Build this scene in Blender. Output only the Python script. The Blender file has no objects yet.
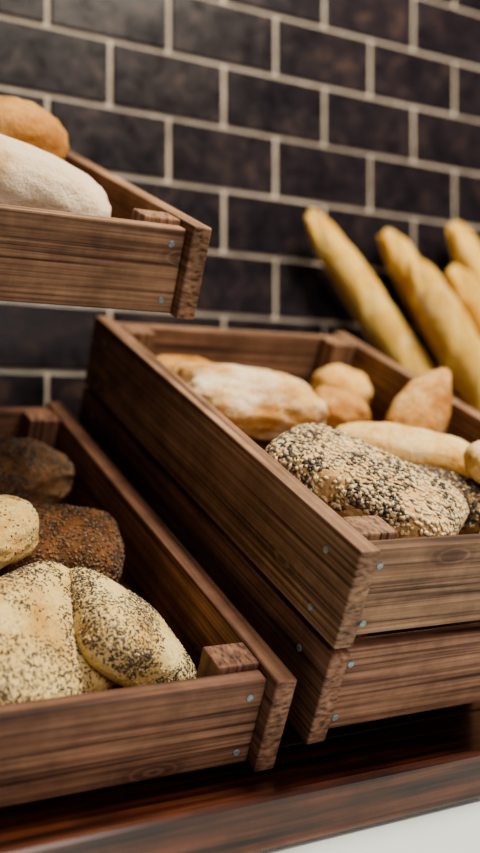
import bpy, bmesh, math, random
from mathutils import Vector, Matrix, Euler, noise

K = 0.8          # layout unit -> metres
ZOFF = 1.24      # eye height
rnd = random.Random(7)
TAU = math.radians(24.1)
DX = Vector((1, 0, 0)); DD = Vector((0, math.cos(TAU), math.sin(TAU))); DN = Vector((0, -math.sin(TAU), math.cos(TAU)))

# ------------------------------------------------------------------ node helpers
def new_mat(name):
    m = bpy.data.materials.new(name); m.use_nodes = True
    nt = m.node_tree
    for n in list(nt.nodes): nt.nodes.remove(n)
    out = nt.nodes.new('ShaderNodeOutputMaterial')
    b = nt.nodes.new('ShaderNodeBsdfPrincipled')
    nt.links.new(b.outputs[0], out.inputs[0])
    return m, nt, b
def N(nt, t, **kw):
    n = nt.nodes.new(t)
    for k, v in kw.items(): setattr(n, k, v)
    return n
def attr(nt, name='bc'):
    return N(nt, 'ShaderNodeAttribute', attribute_name=name)
def mapping(nt, src, scale):
    mp = N(nt, 'ShaderNodeMapping'); mp.inputs['Scale'].default_value = scale
    nt.links.new(src, mp.inputs['Vector']); return mp.outputs[0]
def noise_tex(nt, vec, scale, detail=4, rough=.55, dist=0):
    n = N(nt, 'ShaderNodeTexNoise'); n.inputs['Scale'].default_value = scale
    n.inputs['Detail'].default_value = detail; n.inputs['Roughness'].default_value = rough
    n.inputs['Distortion'].default_value = dist
    nt.links.new(vec, n.inputs['Vector']); return n.outputs['Fac']
def ramp(nt, fac, stops):
    r = N(nt, 'ShaderNodeValToRGB'); e = r.color_ramp.elements
    while len(e) < len(stops): e.new(.5)
    for i, (p, c) in enumerate(stops):
        e[i].position = p; e[i].color = (*c, 1) if len(c) == 3 else c
    nt.links.new(fac, r.inputs[0]); return r.outputs[0]
def mix(nt, a, b, fac, mode='MIX'):
    m = N(nt, 'ShaderNodeMix', data_type='RGBA', blend_type=mode)
    for s, i in ((fac, 0), (a, 6), (b, 7)):
        if hasattr(s, 'links'): nt.links.new(s, m.inputs[i])
        else: m.inputs[i].default_value = s if i == 0 else (*s, 1)
    return m.outputs[2]
def bump(nt, b, h, strength, dist=.002):
    bn = N(nt, 'ShaderNodeBump'); bn.inputs['Strength'].default_value = strength
    bn.inputs['Distance'].default_value = dist
    nt.links.new(h, bn.inputs['Height']); nt.links.new(bn.outputs[0], b.inputs['Normal'])
def setp(b, **kw):
    for k, v in kw.items():
        b.inputs[k].default_value = v

def srgb(r, g, b):
    f = lambda c: (c/255/12.92) if c/255 <= .04045 else ((c/255+.055)/1.055)**2.4
    return (f(r), f(g), f(b))

# ------------------------------------------------------------------ materials
def wood_mat(name, dark, mid, light, rough=.62, coat=0.0, fine=1.0, spec=.3):
    m, nt, b = new_mat(name)
    a = attr(nt).outputs['Vector']
    fine_v = mapping(nt, a, (2.6, 220*fine, 90))
    n1 = noise_tex(nt, fine_v, 1.0, 4, .55, .25)
    broad = mapping(nt, a, (1.6, 16, 16))
    n2 = noise_tex(nt, broad, 1.0, 3, .5, .8)
    vor = N(nt, 'ShaderNodeTexVoronoi', feature='F1'); vor.inputs['Scale'].default_value = 1
    nt.links.new(mapping(nt, a, (5.5, 14, 4)), vor.inputs['Vector'])
    knot = ramp(nt, vor.outputs['Distance'], [(0.0, (1, 1, 1)), (.12, (.8, .8, .8)), (.26, (0, 0, 0))])
    ring = N(nt, 'ShaderNodeMath', operation='SINE')
    mul = N(nt, 'ShaderNodeMath', operation='MULTIPLY'); mul.inputs[1].default_value = 90
    nt.links.new(vor.outputs['Distance'], mul.inputs[0]); nt.links.new(mul.outputs[0], ring.inputs[0])
    base = ramp(nt, n1, [(.33, dark), (.46, mid), (.72, light)])
    tone = ramp(nt, n2, [(.3, (.70, .67, .66)), (.65, (1.14, 1.12, 1.1))])
    c = mix(nt, base, tone, 1.0, 'MULTIPLY')
    ringc = ramp(nt, ring.outputs[0], [(.2, dark), (.9, mid)])
    kf = N(nt, 'ShaderNodeMath', operation='MULTIPLY'); kf.inputs[1].default_value = .8
    nt.links.new(knot, kf.inputs[0])
    c = mix(nt, c, ringc, kf.outputs[0])
    n3 = noise_tex(nt, a, 11, 6, .7)
    bl = ramp(nt, n3, [(.36, (.6, .57, .56)), (.60, (1.14, 1.13, 1.12))])
    c = mix(nt, c, bl, .85, 'MULTIPLY')
    nt.links.new(c, b.inputs['Base Color'])
    setp(b, Roughness=rough); b.inputs['Specular IOR Level'].default_value = spec
    b.inputs['Coat Weight'].default_value = coat; b.inputs['Coat Roughness'].default_value = .2
    bump(nt, b, n1, .4, .002)
    return m

M_crate = wood_mat('crate_wood', srgb(72, 53, 44), srgb(132, 104, 84), srgb(172, 142, 116))
M_crate_r = wood_mat('crate_wood_reddish', srgb(60, 40, 34), srgb(118, 86, 70), srgb(158, 124, 102))
M_counter = wood_mat('counter_rosewood', srgb(26, 12, 9), srgb(64, 33, 23), srgb(112, 66, 46), rough=.3, coat=.8, fine=.35)
M_dark = wood_mat('dark_stand_wood', srgb(14, 9, 8), srgb(32, 20, 17), srgb(48, 30, 25), rough=.5)

def metal_mat():
    m, nt, b = new_mat('screw_steel'); setp(b, Metallic=.4, Roughness=.45)
    tc = N(nt, 'ShaderNodeTexCoord')
    c = ramp(nt, noise_tex(nt, tc.outputs['Object'], 300, 2), [(.3, srgb(110, 125, 132)), (.7, srgb(150, 166, 172))])
    nt.links.new(c, b.inputs['Base Color']); return m
M_screw = metal_mat()

def tile_mat():
    m, nt, b = new_mat('glazed_black_tile')
    a = attr(nt).outputs['Vector']
    n1 = noise_tex(nt, a, 22, 6, .65, .4)
    n2 = noise_tex(nt, a, 5, 3, .5)
    c = ramp(nt, n1, [(.3, srgb(26, 24, 30)), (.55, srgb(40, 36, 41)), (.8, srgb(78, 62, 54))])
    c = mix(nt, c, ramp(nt, n2, [(.35, (.6, .6, .66)), (.7, (1.35, 1.2, 1.14))]), .9, 'MULTIPLY')
    nt.links.new(c, b.inputs['Base Color'])
    r = ramp(nt, n1, [(.3, (.22,)*3), (.75, (.45,)*3)])
    nt.links.new(r, b.inputs['Roughness']); b.inputs['Specular IOR Level'].default_value = .25
    bump(nt, b, n1, .2, .002); return m
M_tile = tile_mat()
def grout_mat():
    m, nt, b = new_mat('tile_grout')
    tc = N(nt, 'ShaderNodeTexCoord')
    c = ramp(nt, noise_tex(nt, tc.outputs['Object'], 25, 4), [(.3, srgb(160, 149, 136)), (.7, srgb(198, 187, 172))])
    nt.links.new(c, b.inputs['Base Color']); setp(b, Roughness=.85); return m
M_grout = grout_mat()
def plain_mat(name, c1, c2, rough, scale=20):
    m, nt, b = new_mat(name)
    tc = N(nt, 'ShaderNodeTexCoord')
    c = ramp(nt, noise_tex(nt, tc.outputs['Object'], scale, 4), [(.3, c1), (.7, c2)])
    nt.links.new(c, b.inputs['Base Color']); setp(b, Roughness=rough); return m
M_white = plain_mat('white_laminate', srgb(222, 238, 240), srgb(238, 249, 251), .25, 4)
M_floor = plain_mat('floor_screed', srgb(90, 84, 78), srgb(120, 112, 104), .5, 6)
M_steel = plain_mat('bracket_steel', srgb(40, 40, 42), srgb(60, 60, 62), .4, 30)
M_seed_d = plain_mat('black_sesame_seed', srgb(44, 38, 38), srgb(84, 74, 68), .6, 200)
M_seed_g = plain_mat('poppy_seed', srgb(78, 72, 66), srgb(128, 118, 104), .7, 200)
M_seed_p = plain_mat('sesame_seed', srgb(212, 190, 148), srgb(236, 218, 180), .6, 200)
M_seed_b = plain_mat('flax_seed', srgb(106, 76, 52), srgb(158, 124, 88), .6, 200)

def bread_mat(name, pale, mid, brown, flour=None, flour_amt=.0, scale=16, speck=None, speck_scale=150):
    m, nt, b = new_mat(name)
    a = attr(nt).outputs['Vector']
    n1 = noise_tex(nt, a, scale, 5, .6, .3)
    c = ramp(nt, n1, [(.3, pale), (.52, mid), (.74, brown)])
    n2 = noise_tex(nt, a, scale*7, 5, .7)
    c = mix(nt, c, ramp(nt, n2, [(.3, (.76, .69, .6)), (.6, (1.08, 1.06, 1.02))]), .8, 'MULTIPLY')
    bk = attr(nt, 'bake').outputs['Fac']
    c = mix(nt, c, brown, bk)
    if flour:
        n3 = noise_tex(nt, a, 12, 6, .7)
        lo = .62-flour_amt*.5
        f = ramp(nt, n3, [(lo, (0, 0, 0)), (lo+.2, (1, 1, 1))])
        inv = N(nt, 'ShaderNodeMath', operation='SUBTRACT'); inv.use_clamp = True
        nt.links.new(f, inv.inputs[0]); nt.links.new(bk, inv.inputs[1])
        c = mix(nt, c, flour, inv.outputs[0])
    if speck:
        v = N(nt, 'ShaderNodeTexVoronoi', feature='F1'); v.inputs['Scale'].default_value = speck_scale
        nt.links.new(a, v.inputs['Vector'])
        s = ramp(nt, v.outputs['Distance'], [(.2, (1, 1, 1)), (.36, (0, 0, 0))])
        n4 = ramp(nt, noise_tex(nt, a, 26, 4, .6), [(.42, (0, 0, 0)), (.55, (.7,)*3)])
        mm = N(nt, 'ShaderNodeMath', operation='MULTIPLY')
        nt.links.new(s, mm.inputs[0]); nt.links.new(n4, mm.inputs[1])
        c = mix(nt, c, speck, mm.outputs[0])
    nt.links.new(c, b.inputs['Base Color'])
    setp(b, Roughness=.8); b.inputs['Subsurface Weight'].default_value = .05
    b.inputs['Specular IOR Level'].default_value = .25
    b.inputs['Subsurface Radius'].default_value = (.01, .005, .003)
    bump(nt, b, n2, .9, .004); return m

B_seed = bread_mat('seeded_crust', srgb(238, 216, 172), srgb(224, 192, 140), srgb(186, 138, 86), speck=srgb(96, 84, 74))
B_sdark = bread_mat('dark_seeded_crust', srgb(190, 156, 110), srgb(150, 118, 80), srgb(100, 74, 50), speck=srgb(54, 46, 44))
B_poppy = bread_mat('poppy_crust', srgb(242, 228, 176), srgb(232, 208, 146), srgb(202, 154, 84), speck=srgb(112, 104, 92), speck_scale=230)
B_flour = bread_mat('floured_crust', srgb(230, 200, 152), srgb(214, 174, 116), srgb(182, 124, 66), flour=srgb(240, 228, 204), flour_amt=.42)
B_floury = bread_mat('evenly_floured_crust', srgb(226, 206, 176), srgb(218, 194, 160), srgb(194, 154, 110), flour=srgb(232, 214, 190), flour_amt=.5)
B_plain = bread_mat('golden_crust', srgb(236, 208, 150), srgb(222, 180, 112), srgb(190, 134, 72), flour=srgb(240, 222, 182), flour_amt=.2)
B_pale = bread_mat('pale_roll_crust', srgb(242, 224, 176), srgb(232, 206, 148), srgb(206, 160, 96), flour=srgb(244, 232, 200), flour_amt=.35)
B_brown = bread_mat('brown_crust', srgb(216, 174, 116), srgb(192, 142, 84), srgb(148, 92, 48), flour=srgb(230, 204, 156), flour_amt=.25)
B_darkb = bread_mat('dark_rye_crust', srgb(150, 108, 72), srgb(118, 82, 54), srgb(74, 50, 36), scale=30, speck=srgb(50, 34, 28))
B_grain = bread_mat('multigrain_crust', srgb(150, 116, 84), srgb(112, 82, 58), srgb(74, 52, 38), scale=30, speck=srgb(50, 40, 34))
B_bag = bread_mat('baguette_crust', srgb(242, 218, 142), srgb(232, 194, 108), srgb(190, 134, 58), flour=srgb(246, 230, 178), flour_amt=.25, scale=12)

# ------------------------------------------------------------------ mesh builder (layout units)
class MB:
    def __init__(s, name):
        s.name = name; s.v = []; s.f = []; s.mi = []; s.bc = []; s.bake = []; s.sm = []; s.mats = []
    def mat(s, m):
        if m not in s.mats: s.mats.append(m)
        return s.mats.index(m)
    def add(s, verts, faces, m, bcs, smooth=False, bake=None):
        o = len(s.v); i = s.mat(m)
        s.v += [Vector(v) for v in verts]; s.bc += [Vector(b) for b in bcs]
        s.bake += bake if bake else [0.0]*len(verts)
        for f in faces:
            s.f.append([o+k for k in f]); s.mi.append(i); s.sm.append(smooth)
    def box(s, M4, dims, m, bevel=.0025, seg=2):
        """box centred at local origin, size dims, placed with M4 ; grain = longest side"""
        bm = bmesh.new(); bmesh.ops.create_cube(bm, size=1)
        for v in bm.verts: v.co = Vector((v.co.x*dims[0], v.co.y*dims[1], v.co.z*dims[2]))
        if bevel: bmesh.ops.bevel(bm, geom=bm.edges[:], offset=bevel, segments=seg, profile=.5, affect='EDGES')
        order = sorted(range(3), key=lambda k: -dims[k])
        off = Vector((rnd.uniform(0, 20), rnd.uniform(0, 20), rnd.uniform(0, 20)))
        bm.verts.index_update()
        vs = [M4 @ v.co for v in bm.verts]
        bcs = [Vector((v.co[order[0]], v.co[order[1]], v.co[order[2]]))+off for v in bm.verts]
        s.add(vs, [[v.index for v in f.verts] for f in bm.faces], m, bcs, smooth=False)
        bm.free()
    def cyl(s, c, axis, r, h, m, seg=16):
        axis = axis.normalized(); t = axis.orthogonal().normalized(); u = axis.cross(t)
        vs = []
        for rr, k in ((r, 0), (r, .7), (r*.75, 1)):
            for i in range(seg):
                a = 2*math.pi*i/seg
                vs.append(c+t*math.cos(a)*rr+u*math.sin(a)*rr+axis*h*k)
        fs = [[j*seg+i, j*seg+(i+1) % seg, (j+1)*seg+(i+1) % seg, (j+1)*seg+i] for j in range(2) for i in range(seg)]
        fs.append([2*seg+i for i in range(seg)])
        s.add(vs, fs, m, vs)
    def build(s):
        me = bpy.data.meshes.new(s.name)
        w = [Vector((v.x*K, v.y*K, v.z*K+ZOFF)) for v in s.v]
        mn = Vector((min(v.x for v in w), min(v.y for v in w), min(v.z for v in w)))
        mx = Vector((max(v.x for v in w), max(v.y for v in w), max(v.z for v in w)))
        org = Vector(((mn.x+mx.x)/2, (mn.y+mx.y)/2, mn.z))
        me.from_pydata([v-org for v in w], [], s.f)
        for m in s.mats: me.materials.append(m)
        me.polygons.foreach_set('material_index', s.mi)
        me.polygons.foreach_set('use_smooth', s.sm)
        at = me.attributes.new('bc', 'FLOAT_VECTOR', 'POINT')
        at.data.foreach_set('vector', [c for b in s.bc for c in b])
        ab = me.attributes.new('bake', 'FLOAT', 'POINT'); ab.data.foreach_set('value', s.bake)
        me.update()
        ob = bpy.data.objects.new(s.name, me); ob.location = org
        bpy.context.scene.collection.objects.link(ob)
        return ob

def frame(O):
    return Matrix(((DX.x, DD.x, DN.x, O.x), (DX.y, DD.y, DN.y, O.y), (DX.z, DD.z, DN.z, O.z), (0, 0, 0, 1)))

# ------------------------------------------------------------------ crates
CW, CL, CH = .495, .765, .117
def crate(O, wood):
    mb = MB('wooden_crate'); F = frame(O); T = .025
    def bb(a0, a1, b0, b1, c0, c1, bevel=.0025, m=wood):
        mb.box(F @ Matrix.Translation(((a0+a1)/2, (b0+b1)/2, (c0+c1)/2)), (a1-a0, b1-b0, c1-c0), m, bevel)
    bb(0, T, 0, CL, -CH, 0); bb(CW-T, CW, 0, CL, -CH, 0)
    bb(T+.001, CW-T-.001, .016, .036, -CH+.002, -.008)           # front
    bb(T+.001, CW-T-.001, CL-.036, CL-.014, -CH+.002, -.004)     # back
    for a0 in (T+.0005, CW-T-.0505):
        for b0 in (.0365, CL-.0765):
            bb(a0, a0+.05, b0, b0+.04, -CH+.004, -.001)
    n = 6; w = (CL-.155)/n
    for i in range(n):                                           # floor slats
        b0 = .0785+i*w
        bb(T+.001, CW-T-.001, b0, b0+w-.004, -CH+.003, -CH+.014, .001)
    bb(T+.052, CW-T-.052, .038, .0775, -CH+.003, -CH+.014, .001)
    bb(T+.052, CW-T-.052, CL-.0765, CL-.037, -CH+.003, -CH+.014, .001)
    for a in (T+.018, CW-T-.018):
        for c in (-.028, -CH+.018):
            mb.cyl(F @ Vector((a, .0162, c)), -DD, .0042, .0016, M_screw)
            mb.cyl(F @ Vector((a, CL-.0142, c)), DD, .0042, .0016, M_screw)
    for b in (.055, CL-.055):
        for c in (-.028, -CH+.018):
            mb.cyl(F @ Vector((.0002, b, c)), -DX, .0042, .0016, M_screw)
            mb.cyl(F @ Vector((CW-.0002, b, c)), DX, .0042, .0016, M_screw)
    return mb.build()

O_R = Vector((.6126, .7997, -.112))
O_R2 = O_R - DN*.1235
O_L = Vector((.580-CW, .865, -.249))
O_U = Vector((.588-CW, 1.063, .257))
crate(O_R, M_crate); crate(O_R2, M_crate_r); crate(O_L, M_crate_r); crate(O_U, M_crate)

# ------------------------------------------------------------------ breads
def bread(name, O, a, b, c, dims, rot=(0, 0, 0), p=2.6, nz=.06, mat=None, seeds=(), bend=0, taper=0, bake=.5, sub=5, M4=None, seed=0, ridges=0, s=2.5):
    L, W, H = [d/2 for d in dims]
    bm = bmesh.new(); bmesh.ops.create_icosphere(bm, subdivisions=sub, radius=1)
    off = Vector((seed*3.7+1, seed*1.3, seed*2.1)); r0 = random.Random(seed+11)
    loc = []; bk = []
    for v in bm.verts:
        n = v.co.normalized()
        # rounded slab: boxy outline in plan (p), section exponent s
        rxy = (abs(n.x)**p+abs(n.y)**p)**(1/p)
        r = (rxy**s+abs(n.z)**s)**(-1/s)
        q = n*r
        if q.z < 0: q.z *= .75
        q.y *= 1-taper*q.x
        d = noise.noise(n*1.6+off)*nz*1.8+noise.noise(n*4.5+off)*nz*.7+noise.noise(n*13+off)*nz*.22
        q *= 1+d
        rid = 0
        if ridges and q.z > -.2:
            ph = q.x*ridges+q.y*1.2
            rid = max(0, math.sin(ph*math.pi))**5
            q.z -= rid*.16
        x, y, z = q.x*L, q.y*W, q.z*H
        y += bend*L*(q.x*q.x)
        loc.append(Vector((x, y, z)))
        edge = max(0, 1-abs(n.z-.15)*1.8)
        k = bake*(edge*.55+.35*noise.noise(n*2.3+off*2)+.1) - rid*.5 + (.16 if ridges else 0)
        bk.append(min(1, max(0, k)))
    bm.verts.index_update()
    faces = [[v.index for v in f.verts] for f in bm.faces]; bm.free()
    if M4 is None:
        M4 = frame(O) @ Matrix.Translation((a, b, c)) @ Euler([math.radians(t) for t in rot], 'XYZ').to_matrix().to_4x4()
    mb = MB(name)
    mb.add([M4 @ q for q in loc], faces, mat, [q*.9+off for q in loc], True, bk)
    for (count, size, sm, clump, zmin) in seeds:
        placed = 0; tries = 0
        while placed < count and tries < count*8:
            tries += 1
            f = faces[r0.randrange(len(faces))]
            A, B_, C_ = (loc[i] for i in f)
            nrm = (B_-A).cross(C_-A)
            if nrm.length < 1e-12: continue
            nrm.normalize()
            if nrm.z < zmin: continue
            w1, w2 = r0.random(), r0.random()
            if w1+w2 > 1: w1, w2 = 1-w1, 1-w2
            q = A+(B_-A)*w1+(C_-A)*w2
            if noise.noise(q*22+off) < clump+r0.uniform(-.15, .15): continue
            t = nrm.orthogonal().normalized(); ang = r0.uniform(0, 6.28)
            t = (Matrix.Rotation(ang, 3, nrm) @ t); u = nrm.cross(t)
            sz = size*r0.uniform(.75, 1.25); q = q+nrm*sz*.05
            pts = [q+t*sz*.5, q+u*sz*.3, q-t*sz*.5, q-u*sz*.3, q+nrm*sz*.17, q-nrm*sz*.2]
            mb.add([M4 @ x for x in pts], [[0, 1, 4], [1, 2, 4], [2, 3, 4], [3, 0, 4], [1, 0, 5], [2, 1, 5], [3, 2, 5], [0, 3, 5]], sm, pts, True)
            placed += 1
    return mb.build()

OL = Vector((.580, .865, -.249)); OU = Vector((.588, 1.063, .257))
# right crate
bread('seeded_bread_roll', O_R, .145, .190, -.026, (.245, .150, .072), (0, 6, -54), 5.0, .014, B_seed,
      ((1700, .0095, M_seed_p, -.6, .0), (750, .0085, M_seed_d, .0, .0), (700, .009, M_seed_g, -.2, .0)), seed=1, bake=.3, s=3.4)
bread('floured_ciabatta', O_R, .148, .50, -.045, (.235, .15, .10), (0, 0, -12), 3.0, .09, B_flour, seed=2, bake=.6)
bread('brown_bread_roll', O_R, .318, .50, -.056, (.10, .10, .075), (0, 0, 20), 2.3, .06, B_brown, seed=3, bake=.6)
bread('pointed_bread_roll', O_R, .412, .415, -.016, (.165, .085, .075), (0, -38, 35), 2.2, .06, B_brown, seed=4, taper=.35, bake=.25)
bread('golden_ciabatta', O_R, .308, .300, -.046, (.235, .105, .095), (0, 0, -30), 2.8, .04, B_plain, seed=5, bake=.45)
bread('dark_seeded_roll', O_R, .300, .175, -.055, (.19, .095, .075), (0, 0, -54), 3.6, .03, B_sdark,
      ((1500, .0075, M_seed_d, -.6, .0), (700, .007, M_seed_g, -.2, .0), (500, .0065, M_seed_p, -.2, .0)), seed=6, s=3)
bread('golden_bread_roll', O_R, .335, .175, .006, (.095, .075, .06), (0, 0, 60), 2.4, .04, B_pale, seed=7, bake=.3)
bread('brown_loaf', O_R, .105, .635, -.062, (.14, .09, .08), (0, 0, 5), 2.5, .06, B_brown, seed=8, bake=.6)
bread('golden_ciabatta', O_R, .40, .61, -.06, (.13, .10, .08), (0, 0, 60), 2.6, .06, B_plain, seed=19)
# lower left crate
pop = lambda n: ((n, .0038, M_seed_g, -.18, -.25), (n//3, .004, M_seed_d, -.08, -.2), (n//5, .0042, M_seed_p, -.3, -.2))
bread('poppy_seed_roll', OL, -.236, .145, -.032, (.215, .165, .085), (30, 4, 34), 4.6, .018, B_poppy, pop(3600), seed=9, bake=.55, s=3.2)
bread('poppy_seed_roll', OL, -.130, .155, -.038, (.165, .155, .08), (34, 2, 88), 5.0, .014, B_poppy, pop(3200), seed=23, bake=.55, s=3.3)
bread('dark_grain_roll', OL, -.136, .345, -.040, (.15, .13, .095), (14, 0, -20), 3.4, .05, B_darkb,
      ((900, .006, M_seed_b, -.4, -.1), (700, .006, M_seed_d, -.3, 0), (300, .006, M_seed_g, -.3, 0)), seed=11, s=3)
bread('dark_grain_roll', OL, -.128, .58, -.045, (.17, .13, .095), (0, 0, 10), 3, .06, B_grain,
      ((700, .006, M_seed_g, -.3, -.1), (500, .006, M_seed_d, -.3, 0), (300, .006, M_seed_b, -.3, 0)), seed=12)
bread('golden_bread_roll', OL, -.242, .335, .0, (.14, .11, .08), (0, 0, 30), 2.5, .06, B_poppy, pop(150), seed=13, bake=.6)
bread('dark_grain_roll', OL, -.31, .58, -.045, (.16, .13, .095), (0, 0, -10), 2.7, .08, B_darkb,
      ((600, .007, M_seed_b, -.3, -.1),), seed=14)
bread('poppy_seed_roll', OL, -.40, .17, -.045, (.15, .11, .085), (0, 0, 80), 3.2, .05, B_poppy, pop(1200), seed=15)
# upper crate
bread('floured_loaf', OU, -.21, .17, -.014, (.275, .17, .12), (0, 10, -8), 2.4, .05, B_floury, seed=16, bake=.3)
bread('brown_loaf', OU, -.158, .36, .018, (.17, .12, .12), (0, 0, 0), 2.4, .05, B_brown, seed=17, bake=.35)
bread('brown_loaf', OU, -.36, .4, -.03, (.15, .14, .11), (0, 0, 30), 2.4, .06, B_brown, seed=18, bake=.5)

# ------------------------------------------------------------------ baguettes in a bin behind the crates
WALL = 1.83; CT = -.362
def baguette(p_top, p_bot, r, seed, bend=.02, p=3.2):
    d = (p_top-p_bot); L = d.length; xa = d.normalized()
    za = Vector((0, -1, 0)); ya = za.cross(xa).normalized(); za = xa.cross(ya)
    M = Matrix(((xa.x, ya.x, za.x, 0), (xa.y, ya.y, za.y, 0), (xa.z, ya.z, za.z, 0), (0, 0, 0, 1)))
    M = Matrix.Translation((p_top+p_bot)/2) @ M
    bread('baguette', None, 0, 0, 0, (L, r*2, r*2), p=p, nz=.03, mat=B_bag, M4=M, seed=seed, bend=bend, ridges=4.5, bake=.5)
baguette(Vector((1.215, 1.765, .486)), Vector((1.68, 1.715, -.12)), .042, 21)
baguette(Vector((1.435, 1.775, .475)), Vector((1.80, 1.735, -.12)), .044, 22)
baguette(Vector((1.415, 1.675, .375)), Vector((1.80, 1.665, -.12)), .050, 23, -.02)
baguette(Vector((1.635, 1.77, .505)), Vector((1.96, 1.735, -.12)), .046, 24)
baguette(Vector((1.545, 1.68, .385)), Vector((1.93, 1.665, -.12)), .044, 25)
mb = MB('baguette_bin')
def wb(mb, x0, x1, y0, y1, z0, z1, m, bevel=.003):
    mb.box(Matrix.Translation(((x0+x1)/2, (y0+y1)/2, (z0+z1)/2)), (x1-x0, y1-y0, z1-z0), m, bevel)
wb(mb, 1.30, 2.2, 1.602, 1.612, CT+.001, -.04, M_crate_r); wb(mb, 1.30, 2.2, 1.795, 1.805, CT+.001, -.04, M_crate_r)
wb(mb, 1.30, 1.315, 1.612, 1.795, CT+.001, -.04, M_crate_r); wb(mb, 2.185, 2.2, 1.612, 1.795, CT+.001, -.04, M_crate_r)
wb(mb, 1.315, 2.185, 1.612, 1.795, -.17, -.155, M_crate_r)
mb.build()

# ------------------------------------------------------------------ wedge risers under the crates, brackets for the upper crate
def wedge(x0, x1, O, h):
    mb = MB('crate_riser')
    f = O - DN*(h+.001)
    y0 = f.y+.20*DD.y; z0 = f.z+.20*DD.z; y1 = f.y+(CL-.01)*DD.y; z1 = f.z+(CL-.01)*DD.z
    for xa, xb in ((x0, x0+.03), (x1-.03, x1)):
        vs = [(xa, y0, CT), (xa, y1, CT), (xa, y1, z1), (xa, y0, z0), (xb, y0, CT), (xb, y1, CT), (xb, y1, z1), (xb, y0, z0)]
        vs = [Vector(v) for v in vs]
        mb.add(vs, [[0, 3, 2, 1], [4, 5, 6, 7], [0, 1, 5, 4], [1, 2, 6, 5], [2, 3, 7, 6], [3, 0, 4, 7]], M_dark, [Vector((v.y, v.z, v.x)) for v in vs])
    wb(mb, x0+.03, x1-.03, y1-.03, y1, CT+.001, CT+.12, M_dark, .001)
    mb.build()
wedge(O_R.x+.08, O_R.x+CW-.08, O_R2, CH)
wedge(O_L.x+.08, O_L.x+CW-.08, O_L, CH)
for xo in (.07, CW-.11):
    mb = MB('shelf_bracket'); F = frame(O_U - DN*(CH+.001))
    mb.box(F @ Matrix.Translation((xo, .44, -.009)), (.03, .64, .018), M_steel, .001)
    mb.box(Matrix.Translation((O_U.x+xo, WALL-.014, O_U.z+.07)), (.03, .012, .30), M_steel, .001)
    mb.build()

# ------------------------------------------------------------------ counter, wall, floor
mb = MB('bakery_counter')
X0, X1 = -1.2, 3.4
YF = .862; YB = WALL-.03
for i in range(7):
    y0 = YF+i*(YB-YF)/7
    wb(mb, X0, X1, y0, y0+(YB-YF)/7-.0005, CT-.058, CT, M_counter, .003 if i else .006)
wb(mb, X0, X1, .35, YF+.02, CT-.10, CT-.06, M_white, .004)          # lower white ledge
wb(mb, X0+.02, X1-.02, .42, YB, -ZOFF/K+.002, CT-.101, M_dark, .003)
wb(mb, X0, X1, YF+.03, YB, CT-.1, CT-.0585, M_dark, .001)
mb.build()

mb = MB('wall_back')
PX, PZ = .2575, .1314; ZA = .657; XA = .780; G = .0095
zlo, zhi = -ZOFF/K, 2.0
wb(mb, -1.6, 4.4, WALL, WALL+.12, zlo, zhi+.02, M_grout, 0)
for r in range(-17, 11):
    z0 = ZA+r*PZ
    if z0 < zlo or z0+PZ > zhi: continue
    for cidx in range(-9, 15):
        x0 = XA+cidx*PX+(PX/2 if r % 2 else 0)
        if x0 < -1.6 or x0+PX > 4.4: continue
        M = Matrix.Translation((x0+PX/2, WALL-.0015, z0+PZ/2)) @ Matrix.Rotation(rnd.uniform(-.012, .012), 4, 'X') @ Matrix.Rotation(rnd.uniform(-.006, .006), 4, 'Z')
        mb.box(M, (PX-G, .009, PZ-G), M_tile, .003, 2)
mb.build()
mb = MB('floor'); wb(mb, -1.6, 4.4, -2.5, WALL+.12, -ZOFF/K-.1, -ZOFF/K, M_floor, 0); mb.build()

# ------------------------------------------------------------------ lights
def area(name, loc, target, size, power, col):
    l = bpy.data.lights.new(name, 'AREA'); l.energy = power; l.size = size; l.color = col
    o = bpy.data.objects.new(name, l); o.location = Vector(loc)*K+Vector((0, 0, ZOFF))
    t = Vector(target)*K+Vector((0, 0, ZOFF))
    o.rotation_euler = (t-o.location).to_track_quat('-Z', 'Y').to_euler()
    bpy.context.scene.collection.objects.link(o)
area('ceiling_panel_light', (1.4, .45, 2.1), (.95, 1.1, 0), .5, 46, (1, .90, .72))
area('front_fill_light', (.9, -2.4, .9), (.8, 1.1, -.1), 1.3, 24, (1, .90, .82))  # soft fill lamp added out of view in front, no actual window there
w = bpy.data.worlds.new('room_ambient'); bpy.context.scene.world = w; w.use_nodes = True
bgn = w.node_tree.nodes['Background']; bgn.inputs[0].default_value = (1, .78, .76, 1); bgn.inputs[1].default_value = .15

# ------------------------------------------------------------------ camera
cam = bpy.data.cameras.new('camera'); co = bpy.data.objects.new('camera', cam)
bpy.context.scene.collection.objects.link(co); bpy.context.scene.camera = co
cam.sensor_width = 36; cam.sensor_fit = 'AUTO'; cam.lens = 1000/853*36; cam.shift_y = 13.5/853
cam.clip_start = .02
co.location = (0, 0, ZOFF); co.rotation_euler = (math.radians(90), 0, -math.radians(30.5))
cam.dof.use_dof = True; cam.dof.focus_distance = 1.12*K; cam.dof.aperture_fstop = 2.4
vs = bpy.context.scene.view_settings
vs.view_transform = 'AgX'; vs.look = 'AgX - Medium High Contrast'; vs.exposure = .42
